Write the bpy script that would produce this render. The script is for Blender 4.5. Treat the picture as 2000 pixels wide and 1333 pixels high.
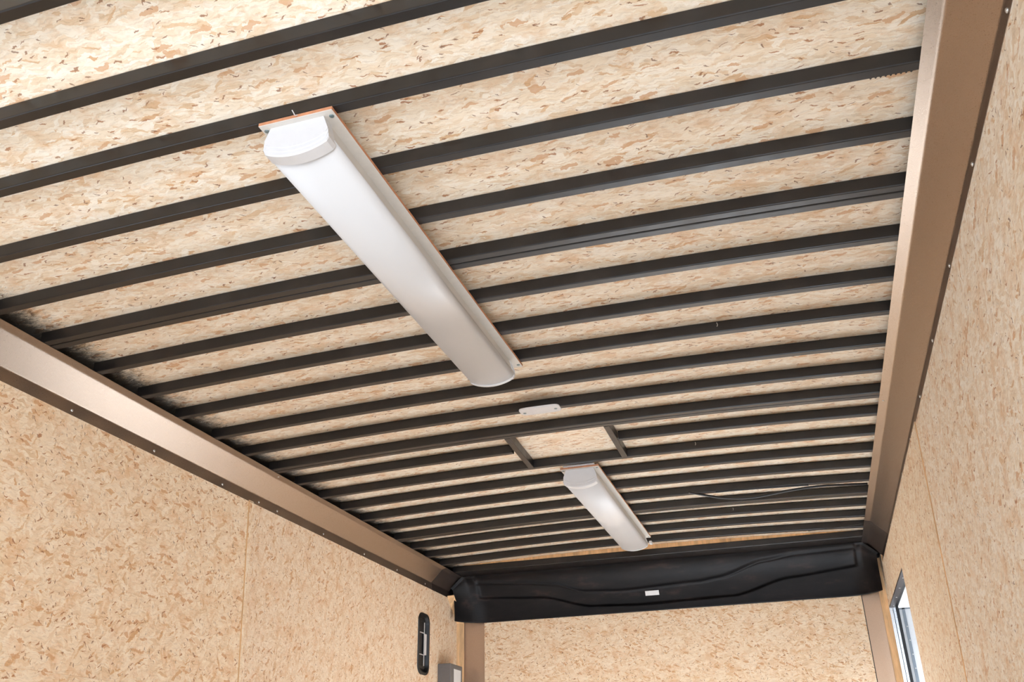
import bpy, bmesh, math, random
from mathutils import Vector, Matrix
random.seed(7)
for o in list(bpy.data.objects): bpy.data.objects.remove(o)
C = bpy.context.scene.collection
S = bpy.context.scene
Z0 = 2.05                       # underside of the roof rafters at the side walls, above the floor

# ------------------------------------------------------------------ camera
cam_d = bpy.data.cameras.new('camera'); cam = bpy.data.objects.new('camera', cam_d); C.objects.link(cam)
p, t, r, F = 0.46011355, 0.29811874, -0.02072056, 1.77220329
fw = Vector((-math.sin(t)*math.cos(p), math.cos(t)*math.cos(p), math.sin(p)))
rt = Vector((math.cos(t), math.sin(t), 0)); up = rt.cross(fw)
r2 = rt*math.cos(r) + up*math.sin(r); u2 = -rt*math.sin(r) + up*math.cos(r)
M = Matrix((r2, u2, -fw)).transposed().to_4x4()
M.translation = Vector((0.80309825, -1.78362259, -1.16921004 + Z0))
cam.matrix_world = M
cam_d.sensor_width = 36; cam_d.lens = F*18; cam_d.clip_start = 0.02
S.camera = cam

# ------------------------------------------------------------------ world, daylight, exposure
w = bpy.data.worlds.new('world'); S.world = w; w.use_nodes = True
bg = w.node_tree.nodes['Background']; bg.inputs['Color'].default_value = (0.93, 0.96, 1.0, 1); bg.inputs['Strength'].default_value = 1.25

def area(name, loc, target, sx, sy, energy, col, spread=180):
    d = bpy.data.lights.new(name, 'AREA'); d.shape = 'RECTANGLE'; d.size = sx; d.size_y = sy
    d.energy = energy; d.color = col; d.spread = math.radians(spread)
    o = bpy.data.objects.new(name, d); C.objects.link(o); o.location = loc
    o.rotation_euler = (Vector(target) - Vector(loc)).to_track_quat('-Z', 'Y').to_euler()
    return o
# daylight through the open rear door, plus two fill lamps added out of view
DAY = (0.89, 1.0, 1.14)
area('daylight_rear_opening', (0, -4.3, 3.4), (0, -1.2, 0.0), 2.8, 1.8, 285, DAY)
area('left_fill', (-1.75, -1.45, 0.5), (1.2, 0.4, 1.15), 1.3, 1.2, 11, DAY, 130)  # added light from the left, through an opening made for it
area('rear_right_fill', (1.3, -4.6, 1.1), (-1.24, 1.3, 1.35), 1.6, 1.6, 195, DAY)  # added fill that brightens the left wall
# daylight falling through the open side door at the right front onto the floor
area('daylight_side_door', (1.95, 2.9, 2.3), (0.1, 2.3, 0.0), 0.9, 0.9, 225, DAY, 60)
S.view_settings.view_transform = 'Standard'; S.view_settings.look = 'None'
S.view_settings.gamma = 1; S.view_settings.use_curve_mapping = False
S.view_settings.exposure = -0.15

# ------------------------------------------------------------------ helpers
def srgb(c):
    return tuple(((v/255)/12.92 if v/255 <= .04045 else ((v/255+.055)/1.055)**2.4) for v in c) + (1,)

def obj(name, bm, mat, parent=None, smooth=False, recalc=True):
    if recalc: bmesh.ops.recalc_face_normals(bm, faces=bm.faces)
    me = bpy.data.meshes.new(name); bm.to_mesh(me); bm.free()
    if mat: me.materials.append(mat)
    if smooth:
        for f in me.polygons: f.use_smooth = True
    o = bpy.data.objects.new(name, me); C.objects.link(o)
    if parent: o.parent = parent
    return o

def tag(o, label, cat, group=None):
    o['label'] = label; o['category'] = cat
    if group: o['group'] = group
    return o
def struct(o): o['kind'] = 'structure'; return o
def empty(name, loc, rz=0):
    o = bpy.data.objects.new(name, None); C.objects.link(o); o.location = loc; o.rotation_euler = (0, 0, rz)
    o.empty_display_size = .05
    return o
def nb(): return bmesh.new()
def box(bm, x0, x1, y0, y1, z0, z1, bev=0, seg=2):
    v = [bm.verts.new((x, y, z)) for x in (x0, x1) for y in (y0, y1) for z in (z0, z1)]
    fs = [(0,1,3,2), (4,6,7,5), (0,4,5,1), (2,3,7,6), (0,2,6,4), (1,5,7,3)]
    F_ = [bm.faces.new([v[i] for i in f]) for f in fs]
    if bev:
        es = list({e for f in F_ for e in f.edges})
        bmesh.ops.bevel(bm, geom=es, offset=bev, segments=seg, profile=.5, affect='EDGES')
def zbox(bm, x0, x1, y0, y1, z0, z1, bev=0, seg=2):
    box(bm, x0, x1, y0, y1, z0+Z0, z1+Z0, bev, seg)
def sweep(bm, path, ring, closed_ends=True):
    """path: list of (origin, axisA, axisB); ring: list of (a, b)"""
    rings = [[bm.verts.new(o + A*a + B*b) for a, b in ring] for o, A, B in path]
    n = len(ring)
    for i in range(len(rings)-1):
        for j in range(n):
            bm.faces.new((rings[i][j], rings[i][(j+1) % n], rings[i+1][(j+1) % n], rings[i+1][j]))
    if closed_ends:
        bm.faces.new(rings[0][::-1]); bm.faces.new(rings[-1])
def rrect(w_, h_, r_, seg=3):
    pts = []
    for cx, cy, a0 in ((w_-r_, h_-r_, 0), (r_, h_-r_, 90), (r_, r_, 180), (w_-r_, r_, 270)):
        for k in range(seg+1):
            a = math.radians(a0 + 90*k/seg); pts.append((cx + r_*math.cos(a), cy + r_*math.sin(a)))
    return pts
def prism(bm, pts, d):
    """pts: 3D polygon; d: extrusion vector"""
    a = [bm.verts.new(Vector(q)) for q in pts]; b = [bm.verts.new(Vector(q)+Vector(d)) for q in pts]
    bm.faces.new(a); bm.faces.new(b[::-1]); n = len(a)
    for i in range(n): bm.faces.new((a[i], b[i], b[(i+1) % n], a[(i+1) % n]))
def tube(bm, pts, rad, n=8):
    pts = [Vector(q) for q in pts]
    # Catmull-Rom refine
    P = [pts[0]] + pts + [pts[-1]]; out = []
    for i in range(1, len(P)-2):
        for k in range(6):
            s = k/6; a, b, c, d = P[i-1], P[i], P[i+1], P[i+2]
            out.append(.5*((2*b) + (c-a)*s + (2*a-5*b+4*c-d)*s*s + (3*b-a-3*c+d)*s**3))
    out.append(pts[-1]); path = []
    for i, q in enumerate(out):
        tg = (out[min(i+1, len(out)-1)] - out[max(i-1, 0)]).normalized()
        A = tg.cross(Vector((0, 0, 1)))
        if A.length < 1e-4: A = tg.cross(Vector((1, 0, 0)))
        A.normalize(); path.append((q, A, tg.cross(A)))
    sweep(bm, path, [(rad*math.cos(2*math.pi*k/n), rad*math.sin(2*math.pi*k/n)) for k in range(n)])
def dome(bm, c, nrm, rad, h, n=12):
    """rounded screw / rivet head sitting on a surface at c facing nrm"""
    nrm = Vector(nrm).normalized(); A = nrm.orthogonal().normalized(); B = nrm.cross(A); c = Vector(c)
    prev = None
    for k, (rr, hh) in enumerate(((1, -.3), (1, .25), (.85, .65), (.5, .93))):
        ring = [bm.verts.new(c + nrm*h*hh + (A*math.cos(2*math.pi*j/n) + B*math.sin(2*math.pi*j/n))*rad*rr) for j in range(n)]
        if prev: 
            for j in range(n): bm.faces.new((prev[j], prev[(j+1) % n], ring[(j+1) % n], ring[j]))
        else: bm.faces.new(ring[::-1])
        prev = ring
    bm.faces.new(prev)

# ------------------------------------------------------------------ materials
def new_mat(name):
    m = bpy.data.materials.new(name); m.use_nodes = True; nt = m.node_tree
    return m, nt, nt.nodes['Principled BSDF']
def N(nt, typ, **kw):
    n = nt.nodes.new(typ)
    for k, v in kw.items(): setattr(n, k, v)
    return n
def math_(nt, op, a, b=None, c=None, clamp=False):
    n = N(nt, 'ShaderNodeMath', operation=op, use_clamp=clamp)
    for i, v in enumerate((a, b, c)):
        if v is None: continue
        if isinstance(v, (int, float)): n.inputs[i].default_value = v
        else: nt.links.new(v, n.inputs[i])
    return n.outputs[0]
def ramp(nt, fac, stops, interp='LINEAR'):
    n = N(nt, 'ShaderNodeValToRGB'); n.color_ramp.interpolation = interp
    el = n.color_ramp.elements
    while len(el) > 1: el.remove(el[-1])
    el[0].position = stops[0][0]; el[0].color = stops[0][1]
    for pos, col in stops[1:]:
        e = el.new(pos); e.color = col
    nt.links.new(fac, n.inputs[0]); return n.outputs[0]
def mixc(nt, fac, a, b, blend='MIX'):
    n = N(nt, 'ShaderNodeMix', data_type='RGBA', blend_type=blend)
    for s, v in ((n.inputs[0], fac), (n.inputs[6], a), (n.inputs[7], b)):
        if isinstance(v, (int, float)): s.default_value = v
        elif isinstance(v, tuple): s.default_value = v
        else: nt.links.new(v, s)
    return n.outputs[2]

def osb(name, axes, base_ang=0, spread=1.0, seed=0.0, sz=1.0, left_dark=False, fleck=1.0, tone=(1, 1, 1)):
    """oriented strand board: overlapping layers of stretched cells, dark splinters, amber flakes"""
    m, nt, P = new_mat(name); L = nt.links
    tc = N(nt, 'ShaderNodeTexCoord'); sp = N(nt, 'ShaderNodeSeparateXYZ'); L.new(tc.outputs['Object'], sp.inputs[0])
    cb = N(nt, 'ShaderNodeCombineXYZ')
    L.new(sp.outputs['XYZ'.index(axes[0])], cb.inputs[0]); L.new(sp.outputs['XYZ'.index(axes[1])], cb.inputs[1])
    add = N(nt, 'ShaderNodeVectorMath', operation='ADD'); L.new(cb.outputs[0], add.inputs[0]); add.inputs[1].default_value = (seed*3.7, seed*5.3, 0)
    n1 = N(nt, 'ShaderNodeTexNoise', noise_dimensions='2D'); n1.inputs['Scale'].default_value = 30; n1.inputs['Detail'].default_value = 8
    n1.inputs['Roughness'].default_value = .6
    L.new(add.outputs[0], n1.inputs['Vector'])
    sb = N(nt, 'ShaderNodeVectorMath', operation='SUBTRACT'); L.new(n1.outputs['Color'], sb.inputs[0]); sb.inputs[1].default_value = (.5, .5, .5)
    sc = N(nt, 'ShaderNodeVectorMath', operation='SCALE'); L.new(sb.outputs[0], sc.inputs[0]); sc.inputs['Scale'].default_value = .026
    dv = N(nt, 'ShaderNodeVectorMath', operation='ADD'); L.new(add.outputs[0], dv.inputs[0]); L.new(sc.outputs[0], dv.inputs[1])
    V = dv.outputs[0]
    def layer(ang, su, sv, off):
        mp = N(nt, 'ShaderNodeMapping'); L.new(V, mp.inputs['Vector'])
        mp.vector_type = 'TEXTURE'
        mp.inputs['Rotation'].default_value = (0, 0, math.radians(ang)); mp.inputs['Location'].default_value = (off, off*1.7, 0)
        mp.inputs['Scale'].default_value = (sz/su, sz/sv, 1)
        vo = N(nt, 'ShaderNodeTexVoronoi', voronoi_dimensions='2D', feature='F1'); vo.inputs['Scale'].default_value = 1
        L.new(mp.outputs[0], vo.inputs['Vector'])
        s2 = N(nt, 'ShaderNodeSeparateColor'); L.new(vo.outputs['Color'], s2.inputs[0])
        return s2.outputs[0], s2.outputs[1], vo.outputs['Distance']
    best = None
    for i, (a, su, sv) in enumerate(((4, 26, 130), (-17*spread, 20, 95), (24*spread, 30, 140), (-48*spread, 30, 120), (12*spread, 14, 70))):
        v, h, d = layer(base_ang + a, su, sv, .31*i + seed)
        if best is None: best = (v, h)
        else:
            g = math_(nt, 'GREATER_THAN', h, best[1])
            mv = N(nt, 'ShaderNodeMix', data_type='FLOAT'); L.new(g, mv.inputs[0]); L.new(best[0], mv.inputs[2]); L.new(v, mv.inputs[3])
            best = (mv.outputs[0], math_(nt, 'MAXIMUM', h, best[1]))
    T = lambda c: tuple(min(.95, x*k*g) for x, k, g in zip(srgb(c)[:3], tone, (1, .985, .97))) + (1,)
    col = ramp(nt, best[0], [(0, T((228, 202, 170))), (.2, T((236, 216, 189))), (.45, T((241, 225, 202))), (.7, T((245, 232, 213))),
                             (.9, T((235, 213, 184))), (.97, T((224, 192, 155))), (1, T((214, 172, 130)))])
    if left_dark:   # sheet turns near-black in ragged patches beside the left cove
        LD = (sp.outputs[0], n1.outputs[0], best[0])
    # broad mottling
    n2 = N(nt, 'ShaderNodeTexNoise', noise_dimensions='2D'); n2.inputs['Scale'].default_value = 13; n2.inputs['Detail'].default_value = 5
    n2.inputs['Roughness'].default_value = .7; L.new(V, n2.inputs['Vector'])
    col = mixc(nt, ramp(nt, n2.outputs[0], [(.5, (0, 0, 0, 1)), (.72, (.7, .7, .7, 1))]), col, T((224, 184, 142)))
    # wood grain along the strands
    mp = N(nt, 'ShaderNodeMapping'); L.new(V, mp.inputs['Vector']); mp.inputs['Rotation'].default_value = (0, 0, -math.radians(base_ang))
    mp.inputs['Scale'].default_value = (30/sz, 260/sz, 1)
    n3 = N(nt, 'ShaderNodeTexNoise', noise_dimensions='2D'); n3.inputs['Scale'].default_value = 1; n3.inputs['Detail'].default_value = 3
    L.new(mp.outputs[0], n3.inputs['Vector'])
    col = mixc(nt, .5, col, ramp(nt, n3.outputs[0], [(.3, (.72, .66, .6, 1)), (.5, (1, 1, 1, 1)), (.75, (1.06, 1.06, 1.05, 1))]), 'MULTIPLY')
    # amber bark flakes
    v, h, d = layer(base_ang - 14*spread, 22, 75, 4.1)
    n4 = N(nt, 'ShaderNodeTexNoise', noise_dimensions='2D'); n4.inputs['Scale'].default_value = 60/sz; n4.inputs['Detail'].default_value = 4
    L.new(V, n4.inputs['Vector'])
    f = math_(nt, 'MULTIPLY', math_(nt, 'GREATER_THAN', v, 1 - .055*fleck), math_(nt, 'LESS_THAN', d, math_(nt, 'MULTIPLY', n4.outputs[0], .95)))
    col = mixc(nt, math_(nt, 'MULTIPLY', f, .75), col, T((208, 158, 114)))
    # dark splinters of three sizes
    for ang, su, sv, th, dd, cc, op in ((8, 34, 150, .04, .62, (172, 116, 76), .85), (-35*spread, 42, 190, .03, .6, (146, 96, 64), .8), (40*spread, 60, 210, .022, .6, (122, 80, 56), .75)):
        v, h, d = layer(base_ang + ang, su, sv, 7.7 + su)
        f = math_(nt, 'MULTIPLY', math_(nt, 'GREATER_THAN', v, 1 - th*fleck), math_(nt, 'LESS_THAN', d, math_(nt, 'MULTIPLY', n4.outputs[0], dd)))
        col = mixc(nt, math_(nt, 'MULTIPLY', f, op), col, T(cc))
    if left_dark:
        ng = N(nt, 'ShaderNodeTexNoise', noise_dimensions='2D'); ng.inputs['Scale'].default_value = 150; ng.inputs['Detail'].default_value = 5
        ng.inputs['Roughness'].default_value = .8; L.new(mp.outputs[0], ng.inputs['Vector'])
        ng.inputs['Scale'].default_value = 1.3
        e = math_(nt, 'MULTIPLY', math_(nt, 'ADD', LD[0], 1.085), -11.0)           # 1 at the cove, 0 about 6 cm in
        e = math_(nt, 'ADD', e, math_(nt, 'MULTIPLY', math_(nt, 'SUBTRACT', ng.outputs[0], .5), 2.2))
        e = math_(nt, 'ADD', e, math_(nt, 'MULTIPLY', math_(nt, 'SUBTRACT', LD[1], .5), 1.0))
        e = math_(nt, 'ADD', e, math_(nt, 'MULTIPLY', math_(nt, 'SUBTRACT', LD[2], .5), .3))
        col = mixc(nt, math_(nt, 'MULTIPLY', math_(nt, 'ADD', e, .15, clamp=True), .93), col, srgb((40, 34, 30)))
    L.new(col, P.inputs['Base Color'])
    P.inputs['Roughness'].default_value = .62
    P.inputs['Specular IOR Level'].default_value = .35
    bp = N(nt, 'ShaderNodeBump'); bp.inputs['Strength'].default_value = .25; bp.inputs['Distance'].default_value = .001
    L.new(math_(nt, 'ADD', best[1], n3.outputs[0]), bp.inputs['Height']); L.new(bp.outputs[0], P.inputs['Normal'])
    return m

def paint(name, col, rough=.5, metal=0.0, mott=.08, scale=60, spec=.5, bump=0.0, coat=0, stretch=None):
    m, nt, P = new_mat(name); L = nt.links
    tc = N(nt, 'ShaderNodeTexCoord'); n = N(nt, 'ShaderNodeTexNoise'); n.inputs['Scale'].default_value = scale; n.inputs['Detail'].default_value = 6
    n.inputs['Roughness'].default_value = .65
    if stretch:
        mp = N(nt, 'ShaderNodeMapping'); mp.inputs['Scale'].default_value = stretch; L.new(tc.outputs['Object'], mp.inputs[0]); L.new(mp.outputs[0], n.inputs['Vector'])
    else: L.new(tc.outputs['Object'], n.inputs['Vector'])
    c = srgb(col); lo = tuple(x*(1-mott*2) for x in c[:3]) + (1,); hi = tuple(min(1, x*(1+mott*2)) for x in c[:3]) + (1,)
    L.new(ramp(nt, n.outputs[0], [(.3, lo), (.7, hi)]), P.inputs['Base Color'])
    L.new(ramp(nt, n.outputs[0], [(.3, (rough*.85,)*3 + (1,)), (.7, (min(1, rough*1.15),)*3 + (1,))]), P.inputs['Roughness'])
    P.inputs['Metallic'].default_value = metal; P.inputs['Specular IOR Level'].default_value = spec
    if coat: P.inputs['Coat Weight'].default_value = coat
    if bump:
        b = N(nt, 'ShaderNodeBump'); b.inputs['Strength'].default_value = bump; b.inputs['Distance'].default_value = .001
        L.new(n.outputs[0], b.inputs['Height']); L.new(b.outputs[0], P.inputs['Normal'])
    return m

def steel_mat(name):
    """black painted tube steel: cloudy mill-scale look with pale dust scuffs"""
    m, nt, P = new_mat(name); L = nt.links
    tc = N(nt, 'ShaderNodeTexCoord')
    n = N(nt, 'ShaderNodeTexNoise'); n.inputs['Scale'].default_value = 14; n.inputs['Detail'].default_value = 8; n.inputs['Roughness'].default_value = .6
    L.new(tc.outputs['Object'], n.inputs['Vector'])
    g = N(nt, 'ShaderNodeTexNoise'); g.inputs['Scale'].default_value = 900; g.inputs['Detail'].default_value = 2
    L.new(tc.outputs['Object'], g.inputs['Vector'])
    c = ramp(nt, n.outputs[0], [(.25, srgb((17, 14, 14))), (.5, srgb((24, 20, 18))), (.75, srgb((42, 34, 29)))])
    c = mixc(nt, .6, c, ramp(nt, g.outputs[0], [(.3, (.6, .6, .6, 1)), (.7, (1.25, 1.25, 1.25, 1))]), 'MULTIPLY')
    L.new(c, P.inputs['Base Color'])
    L.new(ramp(nt, n.outputs[0], [(.3, (.3,)*3 + (1,)), (.7, (.44,)*3 + (1,))]), P.inputs['Roughness'])
    P.inputs['Specular IOR Level'].default_value = .55
    return m

def cast_mat():
    """black moulded plastic with dusty cloudy patches and fine grain"""
    m, nt, P = new_mat('black_moulded_plastic'); L = nt.links
    tc = N(nt, 'ShaderNodeTexCoord')
    n = N(nt, 'ShaderNodeTexNoise'); n.inputs['Scale'].default_value = 5; n.inputs['Detail'].default_value = 7; n.inputs['Roughness'].default_value = .65
    mp = N(nt, 'ShaderNodeMapping'); mp.inputs['Scale'].default_value = (1, 3, 3); L.new(tc.outputs['Object'], mp.inputs[0]); L.new(mp.outputs[0], n.inputs['Vector'])
    L.new(ramp(nt, n.outputs[0], [(.4, srgb((8, 7, 9))), (.58, srgb((20, 16, 17))), (.78, srgb((56, 43, 38)))]), P.inputs['Base Color'])
    g = N(nt, 'ShaderNodeTexNoise'); g.inputs['Scale'].default_value = 500; g.inputs['Detail'].default_value = 2; L.new(tc.outputs['Object'], g.inputs['Vector'])
    b = N(nt, 'ShaderNodeBump'); b.inputs['Strength'].default_value = .35; b.inputs['Distance'].default_value = .001
    L.new(g.outputs[0], b.inputs['Height']); L.new(b.outputs[0], P.inputs['Normal'])
    P.inputs['Roughness'].default_value = .5; P.inputs['Specular IOR Level'].default_value = .25
    return m

MAT = {}
MAT['osb_ceiling'] = osb('osb_ceiling', 'XY', 0, .75, 0.0, 1.0, fleck=.9, left_dark=True, tone=(1, 1.02, 1.05))
MAT['osb_left'] = osb('osb_left_wall', 'YZ', 20, 1.7, 2.0, .9, fleck=1.1, tone=(1.02, .96, .89))
MAT['osb_left_far'] = osb('osb_left_wall_front_sheet', 'YZ', 60, 1.8, 5.3, .75, fleck=.75, tone=(.97, .91, .86))
MAT['osb_left_low'] = osb('osb_left_wall_lower_sheet', 'YZ', 0, 1.4, 9.1, 1.0, fleck=1.1, tone=(1.02, .96, .89))
MAT['osb_right'] = osb('osb_right_wall', 'YZ', 0, 1.2, 3.1, .9, fleck=.6, tone=(1.01, 1.05, 1.11))
MAT['osb_right_far'] = osb('osb_right_wall_front_sheet', 'YZ', 5, 1.2, 6.4, .9, fleck=.7, tone=(.98, .98, .97))
MAT['osb_front'] = osb('osb_front_wall', 'XZ', 0, 1.5, 4.2, .8, fleck=1.1, tone=(.99, .93, .86))
MAT['joint_pale'] = osb('osb_joint_strip', 'YZ', 88, .3, 8.8, .9, fleck=.4, tone=(1.0, .96, .91))
MAT['osb_edge'] = paint('cut_board_edge', (214, 172, 126), .8, mott=.16, scale=40, bump=.3, stretch=(1, 1, .15))
MAT['joint'] = paint('amber_joint', (214, 168, 118), .8, mott=.14, scale=30, stretch=(1, 1, .12))
MAT['floor'] = paint('plywood_floor', (200, 198, 195), .5, mott=.06, scale=4)
MAT['steel'] = steel_mat('black_rafter_steel')
MAT['cove'] = paint('satin_taupe_metal', (158, 141, 126), .3, metal=.92, mott=.04, scale=500, bump=.05)
MAT['cove_dark'] = paint('dark_bronze_metal', (70, 60, 55), .4, metal=.6, mott=.08, scale=400)
MAT['tan'] = paint('tan_painted_metal', (190, 162, 138), .35, metal=.6, mott=.04, scale=300)
MAT['rivet'] = paint('bright_screw_metal', (214, 212, 208), .3, metal=.8, mott=.03)
MAT['white'] = paint('white_enamel', (226, 222, 218), .4, mott=.01, scale=40)
MAT['lens'] = paint('frosted_lens_plastic', (208, 205, 203), .32, mott=.0, scale=3)
MAT['lens'].node_tree.links.remove(MAT['lens'].node_tree.nodes['Principled BSDF'].inputs['Roughness'].links[0])
MAT['lens'].node_tree.nodes['Principled BSDF'].inputs['Roughness'].default_value = .32
MAT['board_face'] = paint('white_faced_board', (212, 206, 198), .5, mott=.02)
MAT['board_edge'] = paint('orange_board_edge', (188, 128, 92), .7, mott=.1)
MAT['plastic'] = cast_mat()
MAT['black'] = paint('black_plastic', (20, 19, 20), .45, mott=.1)
MAT['grey_box'] = paint('grey_box_plastic', (108, 104, 102), .5, mott=.03)
MAT['sticker'] = paint('sticker_paper', (224, 222, 220), .5, mott=.01)
MAT['red'] = paint('red_print', (196, 90, 86), .6, mott=.05)
MAT['alu'] = paint('mill_aluminium', (214, 218, 222), .3, metal=.7, mott=.03, scale=200)
MAT['alu_dark'] = paint('grey_door_panel', (132, 142, 152), .45, mott=.03)
MAT['door_white'] = paint('white_door_skin', (236, 238, 240), .4, mott=.01)
MAT['ground'] = paint('concrete_ground', (190, 190, 190), .9, mott=.1, scale=2)
MAT['blocker_grey'] = paint('dull_grey_blocker', (112, 108, 104), .9, mott=.05, scale=1)  # for the added slab behind the rear opening
MAT['clear'] = paint('pale_grey_plastic', (208, 204, 202), .35, mott=.03)

# ------------------------------------------------------------------ the shell
W = 1.2385; HW = 1.15; ARCH = .024; RH = .036; YF = 3.6214; YR = -2.7
def arch(x): return ARCH*(1 - (x/HW)**2)

# ceiling: OSB sheet curving over the rafters
bm = nb(); nx = 48; rows = []
for k, (dz) in enumerate((0.0, .012)):
    rows.append([[bm.verts.new((x, y, Z0 + arch(x) + RH + dz)) for x in [(-1.26 + 2.52*i/nx) for i in range(nx+1)]] for y in (YR, 3.75)])
for kk in range(2):
    a, b = rows[kk]
    for i in range(nx): bm.faces.new((a[i], a[i+1], b[i+1], b[i]))
for e in (0, 1):
    for i in range(nx): bm.faces.new((rows[0][e][i], rows[0][e][i+1], rows[1][e][i+1], rows[1][e][i]))
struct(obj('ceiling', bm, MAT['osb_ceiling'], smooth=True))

bm = nb(); box(bm, -1.3, 1.3, YR, 3.8, -.03, 0); struct(obj('floor', bm, MAT['floor']))
bm = nb(); box(bm, -14, 14, -16, 14, -.62, -.6); struct(obj('ground_outside', bm, MAT['ground']))
bm = nb(); box(bm, -14, 14, -9.3, -9, -.6, 6.5); struct(obj('horizon_blocker', bm, MAT['blocker_grey']))  # unseen slab added behind the rear opening to block the bright horizon

# walls: dark sheathing behind, OSB sheets as parts
ZT = .03
def yz_sheet(bm, pts, x0, x1):
    prism(bm, [(x0, y, z+Z0) for y, z in pts], (x1-x0, 0, 0))
FILL_GAP_L = (-2.15, -.75)          # opening added in the left wall, out of view, to admit the fill
bm = nb()
yz_sheet(bm, [(FILL_GAP_L[1], -Z0), (3.7, -Z0), (3.7, ZT), (YR, ZT), (YR, -Z0), (FILL_GAP_L[0], -Z0), (FILL_GAP_L[0], -.3), (FILL_GAP_L[1], -.3)], -1.28, -1.2525)
wl = struct(obj('wall_left', bm, MAT['black']))
TOPZ = -.1135
seamL = lambda z: 1.257 + (z + .11)*(-.088)
def panel(name, pts, x0, x1, mat, parent, edge_m=None):
    bm = nb(); yz_sheet(bm, pts, x0, x1); o = obj(name, bm, mat, parent)
    if edge_m:
        o.data.materials.append(edge_m)
        for f in o.data.polygons:
            if abs(f.normal.x) < .5: f.material_index = 1
    return o
panel('wall_panel', [(FILL_GAP_L[1], -.849), (seamL(-.849)-.002, -.849), (seamL(TOPZ)-.002, TOPZ), (YR, TOPZ), (YR, -Z0), (FILL_GAP_L[0], -Z0), (FILL_GAP_L[0], -.3), (FILL_GAP_L[1], -.3)], -W-.0125, -W, MAT['osb_left'], wl, MAT['osb_edge'])
panel('wall_panel', [(FILL_GAP_L[1], -Z0), (seamL(-.9)-.002, -Z0), (seamL(-.849)-.002, -.8494), (FILL_GAP_L[1], -.8494)], -W-.0125, -W+.0012, MAT['osb_left_low'], wl, MAT['osb_edge'])
# vent hole is cut through the front sheet
VY0, VY1, VZ0, VZ1 = 2.990, 3.150, -.595, -.268
def stadium(y0, y1, z0, z1, rr, n=6):
    pts = []
    for cy, cz, a0 in ((y1-rr, z1-rr, 0), (y0+rr, z1-rr, 90), (y0+rr, z0+rr, 180), (y1-rr, z0+rr, 270)):
        for k in range(n+1):
            a = math.radians(a0 + 90*k/n); pts.append((cy + rr*math.cos(a), cz + rr*math.sin(a)))
    return pts
yl = seamL(-.849)+.001
outer = [(seamL(TOPZ)+.001, TOPZ), (yl, -.849), (yl, -Z0), (3.59, -Z0), (3.59, -.249), (3.42, TOPZ)]
hole = stadium(VY0+.008, VY1-.008, VZ0+.008, VZ1-.008, .045)
bm = nb()
def sheet_with_hole(bm, outer, hole, x0, x1):
    vo = [bm.verts.new((x1, y, z+Z0)) for y, z in outer]; vh = [bm.verts.new((x1, y, z+Z0)) for y, z in hole]
    es = [bm.edges.new((vo[i], vo[(i+1) % len(vo)])) for i in range(len(vo))] + [bm.edges.new((vh[i], vh[(i+1) % len(vh)])) for i in range(len(vh))]
    bmesh.ops.triangle_fill(bm, edges=es, use_beauty=True)
    cy = sum(q[0] for q in hole)/len(hole); cz = sum(q[1] for q in hole)/len(hole)
    geom = list(bm.faces)
    rr = bmesh.ops.extrude_face_region(bm, geom=geom)
    for v in rr['geom']:
        if isinstance(v, bmesh.types.BMVert): v.co.x += (x0-x1)
sheet_with_hole(bm, outer, hole, -W-.0125, -W)
o = obj('wall_panel', bm, MAT['osb_left_far'], wl)
# joint: pale tapered edge strip where the sheets meet
bm = nb(); prism(bm, [(-W-.0005, seamL(TOPZ)-.004, TOPZ+Z0), (-W-.0005, seamL(TOPZ)+.003, TOPZ+Z0), (-W-.0005, seamL(-.85)+.003, -.85+Z0), (-W-.0005, seamL(-.85)-.004, -.85+Z0)], (.0012, 0, 0))
obj('panel_joint', bm, MAT['joint'], wl)
bm = nb(); prism(bm, [(-W-.0002, seamL(TOPZ)+.003, TOPZ+Z0), (-W-.0002, seamL(TOPZ)+.032, TOPZ+Z0), (-W-.0002, seamL(-.85)+.032, -.85+Z0), (-W-.0002, seamL(-.85)+.003, -.85+Z0)], (.0007, 0, 0))
obj('panel_joint', bm, MAT['joint_pale'], wl)

# folded-in edge strip where the left sheet meets the front corner
def corner_strip(sg, ztop_a, ztop_b):
    bm = nb()
    A = Vector((sg*1.2385, 3.588, 0)); B = Vector((sg*1.2005, 3.6185, 0)); n_ = Vector((sg*.6, .8, 0))*.012
    P_ = [A, B, B+n_, A+n_]
    lo = [bm.verts.new((q.x, q.y, 0.001)) for q in P_]
    hi = [bm.verts.new((q.x, q.y, Z0 + (ztop_a if i in (0, 3) else ztop_b))) for i, q in enumerate(P_)]
    bm.faces.new(lo); bm.faces.new(hi[::-1])
    for i in range(4): bm.faces.new((lo[i], lo[(i+1) % 4], hi[(i+1) % 4], hi[i]))
    return bm
obj('edge_strip', corner_strip(-1, -.249, -.249), MAT['osb_edge'], wl)
bm = nb()   # sloped part of the strip following the cut corner of the sheet
prism(bm, [(-W, 3.42, TOPZ+Z0), (-W, 3.588, -.249+Z0), (-1.2005, 3.6185, -.249+Z0), (-1.205, 3.45, -.105+Z0)], (-.006, .008, .004))
obj('edge_strip', bm, MAT['osb_edge'], wl)

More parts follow.
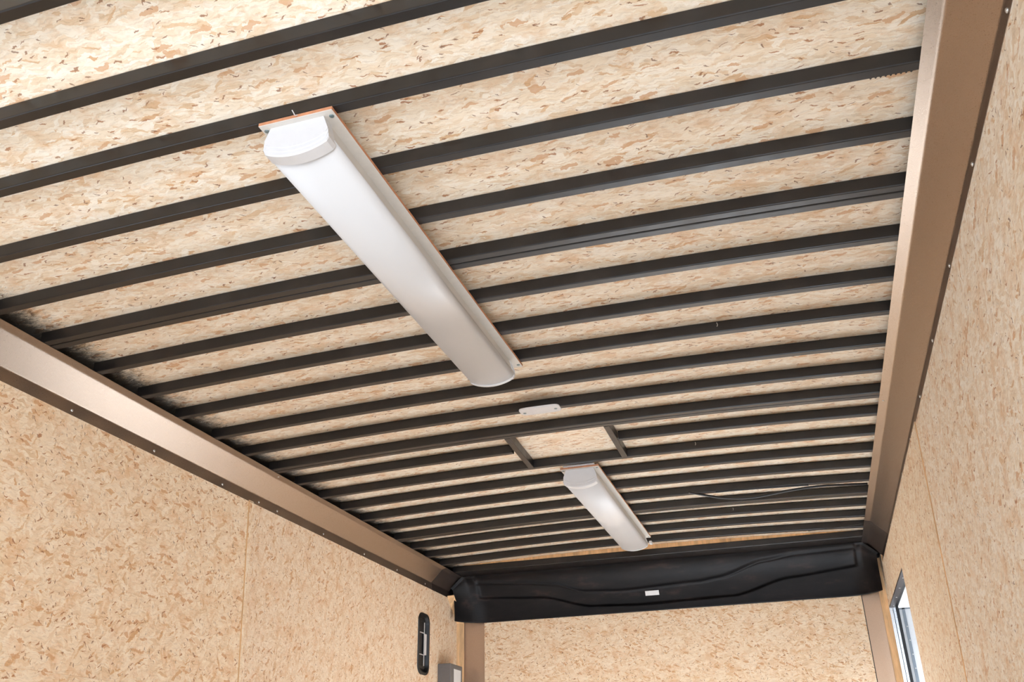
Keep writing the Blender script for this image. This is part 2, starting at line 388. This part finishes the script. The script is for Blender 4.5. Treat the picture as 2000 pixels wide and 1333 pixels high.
# right wall, with the side doorway near the front
DY0, DY1, DZ = 2.56, 3.585, -.325
bm = nb()
yz_sheet(bm, [(YR, -Z0), (DY0, -Z0), (DY0, DZ), (DY1, DZ), (DY1, -Z0), (3.7, -Z0), (3.7, ZT), (YR, ZT)], 1.2525, 1.28)
wr = struct(obj('wall_right', bm, MAT['black']))
def seamR(z): return 1.26 + (max(z, -1.0) + .117)*(-.19)
panel('wall_panel', [(YR, -Z0), (seamR(-1.0), -Z0), (seamR(-1.0), -1.0), (seamR(-.119), TOPZ), (YR, TOPZ)], W, W+.0125, MAT['osb_right'], wr)
panel('wall_panel', [(seamR(-1.0), -Z0), (DY0, -Z0), (DY0, DZ), (DY1, DZ), (DY1, -Z0), (3.59, -Z0), (3.59, -.06), (3.46, -.06), (3.45, -.1145), (seamR(-.112), -.1145), (seamR(-1.0), -1.0)], W-.0035, W+.0122, MAT['osb_right_far'], wr, MAT['osb_edge'])
obj('edge_strip', corner_strip(1, -.06, -.06), MAT['osb_edge'], wr)

# front wall
bm = nb(); box(bm, -1.28, 1.28, 3.645, 3.68, 0, Z0+ZT); wf = struct(obj('wall_front', bm, MAT['black']))
bm = nb(); prism(bm, [(-1.0705, YF, 0), (1.107, YF, 0), (1.107, YF, Z0-.2), (-1.0705, YF, Z0-.2)], (0, .0125, 0))
o = obj('wall_panel', bm, MAT['osb_front'], wf)
for s, xa, xb in ((-1, -1.23, -1.0755), (1, 1.112, 1.23)):
    bm = nb(); prism(bm, [(xa, 3.636, 0), (xb, 3.636, 0), (xb, 3.636, Z0-.15), (xa, 3.636, Z0-.15)], (0, .003, 0))
    obj('corner_panel', bm, MAT['tan'], wf)

# ------------------------------------------------------------------ metal coves between roof and walls (structure trim)
PROF = [(1.150, -.0012), (1.177, -.0076), (1.2443, -.0770), (1.2376, -.1187)]
def cove(name, sg, y0, y1, mat, off=0.0):
    bm = nb(); th = .0009
    pts = [Vector((a, b)) for a, b in PROF]
    # fillet the bends a little
    fine = [pts[0]]
    for i in (1, 2):
        a, b, c = pts[i-1], pts[i], pts[i+1]; rr = .004
        p0 = b + (a-b).normalized()*rr; p1 = b + (c-b).normalized()*rr
        for k in range(5):
            s = k/4; fine.append(p0*(1-s)**2 + b*2*s*(1-s) + p1*s*s)
    fine.append(pts[3])
    inner = [q - Vector((off, off)) for q in fine]; outer_ = []
    for i, q in enumerate(fine):
        tg = (fine[min(i+1, len(fine)-1)] - fine[max(0, i-1)]).normalized(); nr = Vector((-tg.y, tg.x))
        if nr.x + nr.y*1.0 < 0: nr = -nr
        outer_.append(q + nr*th - Vector((off, off))*0)
    # returned hem at the inner edge, up between the rafters is hidden
    ring = inner + outer_[::-1]
    A = [bm.verts.new((sg*q.x, y0, q.y+Z0)) for q in ring]; B = [bm.verts.new((sg*q.x, y1, q.y+Z0)) for q in ring]
    n = len(ring)
    for i in range(n): bm.faces.new((A[i], A[(i+1) % n], B[(i+1) % n], B[i]))
    # end caps as quads strip
    h = len(inner)
    for X in (A, B):
        for i in range(h-1): bm.faces.new((X[i], X[i+1], X[n-2-i], X[n-1-i]))
    return obj(name, bm, mat, smooth=False)
tl = struct(cove('trim_1', -1, YR, 3.19, MAT['cove']))
tr = struct(cove('trim_2', 1, YR, 2.98, MAT['cove']))
pl = cove('cove_end_cap', -1, 3.18, 3.46, MAT['cove_dark'], .0012); pl.parent = tl
pr = cove('cove_end_cap', 1, 2.97, 3.47, MAT['cove_dark'], .0012); pr.parent = tr
def rivet(sg, y, parent, inner=False):
    bm = nb()
    if inner: dome(bm, (sg*1.1635, y, Z0-.0045), (0, 0, -1), .004, .0025)
    else: dome(bm, (sg*1.2402, y, Z0-.1035), (-sg, 0, -.15), .0046, .0034)
    obj('rivet', bm, MAT['rivet'], parent, smooth=True)
for y in (-.52, -.13, .273, .666, 1.072, 1.328, 1.47, 1.872, 2.295, 2.69, 3.08): rivet(-1, y, tl)
for y in (-.566, -.16, .24, .653, 1.064, 1.467, 1.881, 2.28, 2.68, 3.07, 3.36): rivet(1, y, tr)
rivet(1, 1.324, tr, True); rivet(-1, 1.332, tl, True)

# ------------------------------------------------------------------ roof rafters
YK = {-8: -1.58, -7: -1.375, -6: -1.17, -5: -.968, -4: -.7526, -3: -.5757, -2: -.366, -1: -.1639, 0: .0292, 1: .2458, 2: .4501, 3: .6475, 4: .8617, 5: 1.0597,
      6: 1.2561, 7: 1.4586, 8: 1.67, 9: 1.8695, 10: 2.073, 11: 2.2746, 12: 2.4726, 13: 2.6797, 14: 2.887, 15: 3.1051, 16: 3.318}
def rafter(y, x0=-1.163, x1=1.163, wd=.0245, ca=1.0):
    bm = nb(); n = max(4, int(44*(x1-x0)/2.3)); path = []
    for i in range(n+1):
        x = x0 + (x1-x0)*i/n; sl = ca*math.atan(-2*ARCH*x/HW**2)
        path.append((Vector((x, y, Z0 + ca*arch(x) + .0004 + (1-ca)*.0004)), Vector((0, 1, 0)), Vector((-math.sin(sl), 0, math.cos(sl)))))
    sweep(bm, path, rrect(wd, RH-.0012, .0028, 3))
    o = obj('roof_rafter', bm, MAT['steel'])
    for f in o.data.polygons: f.use_smooth = False
    return o
GR = 'black steel roof rafters'
names = {
 -8: 'black steel ceiling rafter two places behind the first one in view',
 -7: 'black steel ceiling rafter just behind the top left corner rafter',
 -6: 'black steel ceiling rafter behind the camera end of the view',
 -5: 'black steel ceiling rafter crossing only the top left corner, nearest in view',
 -4: 'black ceiling rafter leaving through the top edge of the photo, second nearest',
 -3: 'black steel ceiling rafter carrying the near end of the large lamp board',
 -2: 'black steel ceiling rafter with frayed teeth at its right end, first crossed by large lamp',
 -1: 'black steel ceiling rafter just before the doubled pair under the middle of the large lamp',
 1: 'black steel ceiling rafter just beyond the doubled pair at the large lamp',
 2: 'black steel ceiling rafter crossing the far third of the large lamp',
 3: 'black steel ceiling rafter meeting the far end corner of the large lamp board',
 4: 'black steel ceiling rafter just past the far end of the large lamp',
 5: 'black steel ceiling rafter that the small pale plate is screwed to',
 8: 'black steel ceiling rafter closing the far side of the boxed roof opening',
 9: 'black steel ceiling rafter at the near end of the small far lamp',
 10: 'black ceiling rafter crossing near part of small far lamp, before the loose cable',
 11: 'black steel ceiling rafter under the sagging loose black cable',
 13: 'black steel ceiling rafter just beyond the last doubled pair',
 14: 'black steel ceiling rafter second from the black nose header',
 15: 'black steel rafter last before the nose header, at far end of small lamp',
 16: 'black steel header tube along the top of the moulded nose liner'}
for k, y in YK.items():
    if k in (0, 6, 12):
        where = {0: 'under the middle of the large lamp', 6: 'on the near side of the boxed roof opening', 12: 'under the middle of the small far lamp'}[k]
        tag(rafter(y), 'near tube of doubled rafter pair ' + where, 'rafter', GR)
        tag(rafter(y+.0272), 'far tube of doubled rafter pair ' + where, 'rafter', GR)
    elif k == 7:
        tag(rafter(y, -1.163, -.2015), 'short black rafter piece ending at the left side of the boxed roof opening', 'rafter', GR)
        tag(rafter(y, .2225, 1.163), 'short black rafter piece ending at the right side of the boxed roof opening', 'rafter', GR)
    elif k == 16:      # straight header: flanged tube, with a wood filler closing the arch above it
        hd = tag(rafter(y, ca=0.0), names[k], 'rafter', GR)
        bm = nb(); zbox(bm, -1.16, 1.16, y+.0246, y+.16, .0015, .008, .001, 1); obj('flange', bm, MAT['steel'], hd)
        bm = nb(); top = [(-1.16 + 2.32*i/40) for i in range(41)]
        top = [x for x in top if abs(x) < 1.12]
        prism(bm, [(top[0], y+.002, Z0+.0362), (top[-1], y+.002, Z0+.0362)] + [(x, y+.002, Z0+arch(x)+RH-.0002) for x in top[::-1]], (0, .014, 0))
        obj('wood_filler', bm, MAT['osb_edge'], hd)['label'] = 'pale wood strip above the header'
    else:
        tag(rafter(y), names[k], 'rafter', GR)
# frayed teeth on the far lower edge of rafter -2
# vent framing pieces
for x, xf, lab in ((-.186, -.199, 'short brown-black cross tube on the left side of the boxed roof opening'), (.1975, .1935, 'short brown-black cross tube on the right side of the boxed roof opening')):
    bm = nb(); za = Z0 + ARCH - .0008
    y0, y1 = YK[6]+.0522, YK[8]-.0004
    path = [(Vector((x, y0, za)), Vector((1, 0, 0)), Vector((0, 0, 1))), (Vector((xf, y1, za)), Vector((1, 0, 0)), Vector((0, 0, 1)))]
    sweep(bm, path, rrect(.0235, RH-.0012, .002, 2)); tag(obj('cross_tube', bm, MAT['steel']), lab, 'roof frame', 'cross tubes of the roof opening')

# ------------------------------------------------------------------ wraparound ceiling lamps
def arc_profile(hw, zt, zb, n=14):
    return [(hw*math.cos(math.pi*(1-k/n)) if False else (-hw + 2*hw*k/n), zt - (zt-zb)*(1 - ((-1 + 2*k/n))**2)) for k in range(n+1)]
def make_lamp():
    root = empty('ceiling_lamp', (0, 0, 0))
    # backing board (origin: near end, middle, underside)
    bm = nb(); box(bm, -.0805, .0805, 0, 1.262, 0, .0085, .0006, 1); b = obj('backing_board', bm, MAT['board_face'], root)
    b.data.materials.append(MAT['board_edge'])
    for f in b.data.polygons:
        if abs(f.normal.z) < .5 and f.center.z > .0012: f.material_index = 1
    for sx in (-1, 1):
        for y in (.018, 1.244):
            bm = nb(); dome(bm, (sx*.0715, y, -.0002), (0, 0, -1), .0052, .0018); s_ = obj('screw', bm, MAT['screw'], root, smooth=True)
    Y0, Y1 = .016, 1.215
    cx = -.002
    # white steel housing with flared sides
    def hs(z): return .0575 + (.0692-.0575)*min(1, -z/.050)
    bm = nb(); pr_ = [(-hs(0), 0), (-hs(-.050), -.050), (-.060, -.050), (.060, -.050), (hs(-.050), -.050), (hs(0), 0)]
    A = [bm.verts.new((cx+x, Y0+.012, z)) for x, z in pr_]; B = [bm.verts.new((cx+x, Y1-.004, z)) for x, z in pr_]
    for i in range(6): bm.faces.new((A[i], A[(i+1) % 6], B[(i+1) % 6], B[i]))
    bm.faces.new(A); bm.faces.new(B[::-1]); obj('housing', bm, MAT['white_shade'], root)
    # frosted lens: rolled side lips and gently curved face
    L_ = [(-.0702, -.040), (-.0705, -.050), (-.066, -.0575), (-.056, -.0625)] + [(-.056 + .112*k/12, -.0625 - .0105*(1-(-1+2*k/12)**2)) for k in range(1, 12)] + [(.056, -.0625), (.066, -.0575), (.0705, -.050), (.0702, -.040)]
    ring = L_
    bm = nb(); path = [(Vector((cx, y, 0)), Vector((1, 0, 0)), Vector((0, 0, 1))) for y in (Y0+.0305, Y1-.006)]
    A = [bm.verts.new((cx+x, Y0+.026, z)) for x, z in ring]; B = [bm.verts.new((cx+x, Y1-.005, z)) for x, z in ring]; n = len(ring)
    for i in range(n): bm.faces.new((A[i], A[(i+1) % n], B[(i+1) % n], B[i]))
    bm.faces.new(A); bm.faces.new(B[::-1])
    obj('lens', bm, MAT['lens'], root, smooth=True)
    # moulded end caps: tiered plate with a rim that wraps the lens
    def cap(y0, y1, bulge):
        def prof(k, top=0.0):
            base = [(-hs(0)-.001, top), (-.0718, -.050), (-.0675, -.0590), (-.057, -.0645)] + [(-.057 + .114*j/12, -.0645 - .0115*(1-(-1+2*j/12)**2)) for j in range(1, 12)] + [(.057, -.0645), (.0675, -.0590), (.0718, -.050), (hs(0)+.001, top)]
            return [(x*(1 - k*1.6) if z < -.001 else x, z + k if z < -.001 else z) for x, z in base]
        bm = nb(); s = 1 if y1 > y0 else -1
        rings = []
        for y, k in ((y1, 0), (y0+s*.0025, 0), (y0, .0025), (y0, .0095), (y0-s*.0014, .0105), (y0-s*.0014, .0185), (y0-s*.003, .0195)):
            rings.append([bm.verts.new((cx+x, y, z)) for x, z in prof(k)])
        n = len(rings[0])
        for a, b_ in zip(rings, rings[1:]):
            for i in range(n): bm.faces.new((a[i], a[(i+1) % n], b_[(i+1) % n], b_[i]))
        bm.faces.new(rings[0]); bm.faces.new(rings[-1])
        return obj('end_cap', bm, MAT['cap_white'], root)
    cap(Y0, Y0+.030, 1); cap(Y1, Y1-.012, 1)
    return root
MAT['screw'] = paint('zinc_screw', (120, 136, 138), .35, metal=.6, mott=.1)
MAT['white_shade'] = paint('white_steel_housing', (206, 200, 192), .42, mott=.01)
MAT['cap_white'] = paint('white_moulded_cap', (212, 210, 210), .38, mott=.01)
lamp = make_lamp(); lamp.location = (-.0025, -.577, Z0 + ARCH - .0085)
tag(lamp, 'large near white wraparound ceiling lamp on white-faced board across the rafters', 'lamp', 'wraparound ceiling lamps')
def copy_tree(o, parent=None):
    c = o.copy(); C.objects.link(c)
    if parent: c.parent = parent
    for ch in list(o.children): copy_tree(ch, c)
    return c
lamp2 = copy_tree(lamp); lamp2.location = (.0045, 1.717, Z0 + ARCH - .0085)
tag(lamp2, 'small-looking far white wraparound ceiling lamp beyond the boxed roof opening', 'lamp', 'wraparound ceiling lamps')
# folded metal strap above the near end of the far lamp, and clip at its far end
bm = nb(); box(bm, -.06, .072, 1.6955, 1.714, Z0+ARCH-.003, Z0+ARCH-.0006, .0004, 1)
tag(obj('metal_strap', bm, MAT['alu']), 'thin bright metal strap lying at the near end of the far lamp board', 'strap')

# ------------------------------------------------------------------ small pale plate with two screws
root = empty('cover_plate', (.0265, 1.061, Z0 + ARCH - .0008))
bm = nb()
pts = []
for a in range(40):
    th = 2*math.pi*a/40; cs, sn = math.cos(th), math.sin(th)
    pts.append((.073*math.copysign(abs(cs)**.35, cs), .0315*math.copysign(abs(sn)**.45, sn)))
r0 = [bm.verts.new((x, y, 0)) for x, y in pts]; r1 = [bm.verts.new((x, y, -.004)) for x, y in pts]; r2_ = [bm.verts.new((x*.95, y*.88, -.0062)) for x, y in pts]
for a, b_ in ((r0, r1), (r1, r2_)):
    for i in range(40): bm.faces.new((a[i], a[(i+1) % 40], b_[(i+1) % 40], b_[i]))
bm.faces.new(r0); bm.faces.new(r2_); obj('plate', bm, MAT['clear'], root)
for sx in (-.057, .057):
    bm = nb(); dome(bm, (sx, .004 if sx < 0 else -.002, -.0062), (0, 0, -1), .006, .002); obj('screw', bm, MAT['screw'], root, smooth=True)
    bm = nb(); 
    bmesh.ops.create_cone(bm, cap_ends=True, segments=20, radius1=.0085, radius2=.0085, depth=.0008, matrix=Matrix.Translation((sx, .004 if sx < 0 else -.002, -.0064)))
    obj('screw_boss', bm, MAT['white_shade'], root)
tag(root, 'small pale oblong plastic plate with two screws hanging under a rafter between the lamps', 'plate')

# ------------------------------------------------------------------ moulded nose liner
def sstep(a, b, x):
    x = max(0, min(1, (x-a)/(b-a))); return x*x*(3-2*x)
def interp(x, pts):
    if x <= pts[0][0]: return pts[0][1]
    for (xa, a), (xb, b) in zip(pts, pts[1:]):
        if x <= xb:
            s = (x-xa)/(xb-xa); s = s*s*(3-2*s)*.6 + s*.4; return a + (b-a)*s
    return pts[-1][1]
CY0, CZB = 3.437, -.2515
def cap_point(x, tt):
    """tt 0..1 from roof to front wall; returns base point and inward normal"""
    ax = abs(x); R_ = .20; e = max(0, ax - 1.035)
    back = R_ - math.sqrt(max(0, R_*R_ - min(e, R_*.995)**2))
    dy = 3.619 - CY0 - back
    zt = -.0012 + .0002 if ax < 1.15 else -.0012 + (ax-1.15)*(-.9)
    a = tt*math.pi/2
    y = CY0 + .02*0 + dy*math.sin(a)**.95; z = zt + (CZB - zt)*(1-math.cos(a))
    n = Vector((-(x/ax if ax else 0)*sstep(1.0, 1.22, ax)*1.2, -math.sin(a)*1.0 - .05, -math.cos(a))).normalized()
    return Vector((x, y, z)), n
low = [(-1.07, -.108), (-.697, -.128), (-.392, -.200), (-.091, -.211), (.436, -.200), (.743, -.126), (1.118, -.095)]
upc = [(-1.05, -.030), (-.80, -.045), (-.62, -.062), (-.42, -.118), (-.2, -.128), (.25, -.112), (.36, -.10), (.62, -.035), (.8, -.018), (1.1, -.012)]
def depth(x, z, tt):
    lz = interp(x, low); uz = interp(x, upc)
    ends = sstep(-1.10, -1.075, x)*(1 - sstep(1.10, 1.125, x))
    d = .013*(1 - ends*sstep(lz-.003, lz+.004, z))          # lip below the step stands proud
    bead = math.exp(-((z-uz)/.0065)**2)*ends*sstep(lz, lz+.03, z)*.0075
    d += bead + ends*.004*sstep(uz-.004, uz-.02, z)*0
    d -= ends*.003*sstep(uz, uz+.012, z)
    return d*sstep(0, .06, tt)
bm = nb(); NX, NT = 300, 64; grid = []
for i in range(NX+1):
    x = -1.222 + 2.444*i/NX; col_ = []
    for j in range(NT+1):
        tt = j/NT; P_, n_ = cap_point(x, tt); q = P_ + n_*depth(x, P_.z, tt)
        if tt > .97: q = P_ + n_*depth(x, P_.z, .97)
        col_.append(bm.verts.new((q.x, q.y, q.z + Z0)))
    grid.append(col_)
for i in range(NX):
    for j in range(NT): bm.faces.new((grid[i][j], grid[i+1][j], grid[i+1][j+1], grid[i][j+1]))
# returned lower edge and back skin, so the liner has thickness
bk = [[bm.verts.new((v[-1].co.x, v[-1].co.y+.012, v[-1].co.z+.0)) for v in grid]]
for i in range(NX): bm.faces.new((grid[i][-1], grid[i+1][-1], bk[0][i+1], bk[0][i]))
liner = obj('nose_liner', bm, MAT['plastic'], smooth=True, recalc=True)
tag(liner, 'black moulded plastic nose liner curving from the ceiling down to the front wall board', 'liner')
P_, n_ = cap_point(-.043, .62)
# white label stuck on it
tt = min([k/400 for k in range(401)], key=lambda s: abs(cap_point(-.03, s)[0].z + .152))
P_, n_ = cap_point(-.03, tt); n_ = n_.normalized(); ux = Vector((1, 0, 0)); vy = n_.cross(ux).normalized()
bm = nb(); c0 = P_ + n_*.0035 + Vector((0, 0, Z0))
prism(bm, [c0 + ux*a*.040 + vy*b*.0135 for a, b in ((-1, -1), (1, -1), (1, 1), (-1, 1))], n_*.0012)
obj('sticker', bm, MAT['sticker'], liner)['label'] = 'small blank white sticker'
for x in (-.75, -.1, .3, .95):
    bm = nb(); dome(bm, (x, CY0-.012, Z0+.005), (0, 0, -1), .004, .002)
    obj('screw', bm, MAT['screw'], liner, smooth=True)

# ------------------------------------------------------------------ oblong vent in the left wall
root = empty('wall_vent', (-W, (VY0+VY1)/2, Z0+(VZ0+VZ1)/2))
cy, cz = (VY0+VY1)/2, (VZ0+VZ1)/2
bm = nb()
def ringv(y0, y1, z0, z1, rr, x): return [bm.verts.new((x, y-cy, z-cz)) for y, z in stadium(y0, y1, z0, z1, rr)]
rs = [ringv(VY0, VY1, VZ0, VZ1, .05, .0005), ringv(VY0+.002, VY1-.002, VZ0+.002, VZ1-.002, .048, .006), ringv(VY0+.014, VY1-.014, VZ0+.014, VZ1-.014, .04, .006), ringv(VY0+.02, VY1-.02, VZ0+.02, VZ1-.02, .036, -.0125)]
for a, b_ in zip(rs, rs[1:]):
    for i in range(len(a)): bm.faces.new((a[i], a[(i+1) % len(a)], b_[(i+1) % len(a)], b_[i]))
bm.faces.new(rs[-1])
obj('frame', bm, MAT['black'], root)
bm = nb(); box(bm, -.006, -.002, .020, .024, -.115, .115); obj('rod', bm, MAT['clear'], root)
for z in (-.058, .058):
    bm = nb(); box(bm, -.008, -.002, -.035, .022, z-.0018, z+.0018); obj('bracket', bm, MAT['clear'], root)
bm = nb(); box(bm, -.009, -.0015, .024, .052, -.056, .056, .001, 1); obj('slide_plate', bm, MAT['clear'], root)
for z in (-.125, .125):
    bm = nb(); box(bm, -.010, -.004, -.04, .03, z-.008, z+.008, .002, 1); obj('end_stop', bm, MAT['black'], root)
tag(root, 'upright black oblong vent with pale rod set into the left wall board', 'vent')

# ------------------------------------------------------------------ grey switch box below it
root = empty('switch_box', (-W, 3.29, Z0-.78))
bm = nb(); box(bm, 0.0005, .078, 0, .19, 0, .266, .003, 2); obj('case', bm, MAT['grey_box'], root)
bm = nb(); box(bm, .0775, .0788, .052, .165, .165, .240); obj('sticker', bm, MAT['sticker'], root)
bm = nb()
for z, y0, y1 in ((.135, .06, .095), (.142, .07, .105), (.128, .065, .11), (.150, .06, .085)): box(bm, .0782, .0795, y0, y1, z, z+.004)
s_ = nb(); box(s_, .0775, .0787, .052, .165, .09, .158); st = obj('sticker', s_, MAT['sticker'], root)
obj('red_print', bm, MAT['red'], st)
tag(root, 'grey electrical box with a white sticker on the left wall by the front corner', 'electrical box')

# ------------------------------------------------------------------ side doorway trim and the open entry door outside
bm = nb()
box(bm, W-.0045, 1.264, DY1-.016, DY1-.001, 0.001, Z0+DZ-.001)
jm = struct(obj('trim_3', bm, MAT['alu']))
bm = nb(); box(bm, W-.004, 1.262, DY0+.0005, DY1-.0165, Z0+DZ-.0085, Z0+DZ-.0005); obj('header', bm, MAT['cove_dark'], jm)
bm = nb(); box(bm, W+.001, W+.0075, DY1-.019, DY1-.0155, .001, Z0+DZ-.010, .001, 1); obj('rib', bm, MAT['door_white'], jm)
bm = nb(); box(bm, 1.2495, 1.2525, DY1-.0175, DY1-.0155, .001, Z0+DZ-.010); obj('seal', bm, MAT['black'], jm)
for y in (2.75, 3.0, 3.25, 3.5):
    bm = nb(); dome(bm, (1.251, y, Z0+DZ-.0087), (0, 0, -1), .004, .002); obj('rivet', bm, MAT['rivet'], jm, smooth=True)
dr = empty('door_1', (1.266, 3.60, .0)); struct(dr)
bm = nb(); box(bm, 0, .86, 0, .032, .12, Z0-.332); obj('door_panel', bm, MAT['door_white'], dr)
bm = nb(); box(bm, .012, .0165, -.003, 0, .121, Z0-.334); obj('seal', bm, MAT['black'], dr)
bm = nb()
box(bm, .0300, .0450, -.006, 0, .121, Z0-.334); box(bm, .0165, .86, -.006, 0, Z0-.340, Z0-.334)
obj('door_frame', bm, MAT['alu_dark'], dr)
for k in range(9):
    bm = nb(); dome(bm, (.0085, -.0002, Z0 - .40 - .07*k), (0, -1, 0), .003, .002); obj('rivet', bm, MAT['screw'], dr, smooth=True)
    bm = nb(); dome(bm, (.040, -.0062, Z0 - .43 - .07*k), (0, -1, 0), .0035, .0022); obj('rivet', bm, MAT['rivet'], dr, smooth=True)

# ------------------------------------------------------------------ loose cables
bm = nb(); z = Z0
tube(bm, [(.38, 2.262, z+.026), (.456, 2.295, z+.012), (.541, 2.335, z+.002), (.654, 2.355, z-.002), (.814, 2.325, z+.004), (.945, 2.312, z+.006), (1.053, 2.33, z+.006), (1.146, 2.352, z+.006)], .0055)
tag(obj('cable', bm, MAT['black']), 'loose black cable sagging below the rafters right of the far lamp', 'cable')
bm = nb(); tube(bm, [(.50, 2.268, z+.015), (.62, 2.262, z+.012), (.837, 2.268, z+.006), (.90, 2.27, z+.004)], .004)
tag(obj('cable', bm, MAT['black']), 'taut black cable running above the sagging one, right of the far lamp', 'cable')
bm = nb(); tube(bm, [(.88, 3.102, z+.004), (1.035, 3.066, z+.0), (1.138, 3.036, z-.001)], .0022)
tag(obj('cable', bm, MAT['black']), 'thin dark wire slanting into the right cove near the nose liner', 'cable')

bm = nb(); box(bm, .058, .073, 3.072, 3.1045, z+.006, z+.022, .002, 1)
tag(obj('cable_clip', bm, MAT['cap_white']), 'tiny white clip at the far end of the far lamp', 'clip')
# splinters and the nail at the near lamp
bm = nb(); tube(bm, [(.004, -.5778, z+ARCH-.004), (.0035, -.586, z+ARCH-.010), (.006, -.594, z+ARCH-.012), (.007, -.602, z+ARCH-.012)], .0011, 6)
tag(obj('plastic_wisp', bm, MAT['sticker']), 'tiny white curled wisp sticking out beside the near end of the large lamp board', 'scrap')
for (x, y, lab) in ((.683, .572, 'near the right, beyond the large lamp'), (.489, 1.735, 'right of the boxed roof opening'), (.542, 2.733, 'near the far lamp')):
    bm = nb(); za = z + arch(x) + .030
    ky = min(YK.values(), key=lambda v: abs(v - y-.03)); 
    tube(bm, [(x, ky-.0015, za), (x+.002, ky-.0025, za-.008), (x-.0005, ky-.0022, za-.013)], .0009, 6)
    tag(obj('wood_splinter', bm, MAT['board_face']), 'tiny pale splinter hanging down a rafter side ' + lab, 'scrap')
# frayed teeth at the right end of the second rafter in view
bm = nb()
for i in range(9):
    x = 1.066 + i*.0088; y = YK[-2]+.0242
    prism(bm, [(x, y, z+arch(x)+.001), (x+.004, y, z+arch(x)+.001), (x+.004, y+.002, z+arch(x)+.002), (x+.002, y+.0045, z+arch(x)+.002), (x, y+.002, z+arch(x)+.002)], (0, 0, .0015))
for o in C.objects:
    if o.name.startswith('roof_rafter') and 'frayed teeth' in o.get('label', ''): obj('frayed_edge', bm, MAT['steel'], o); break
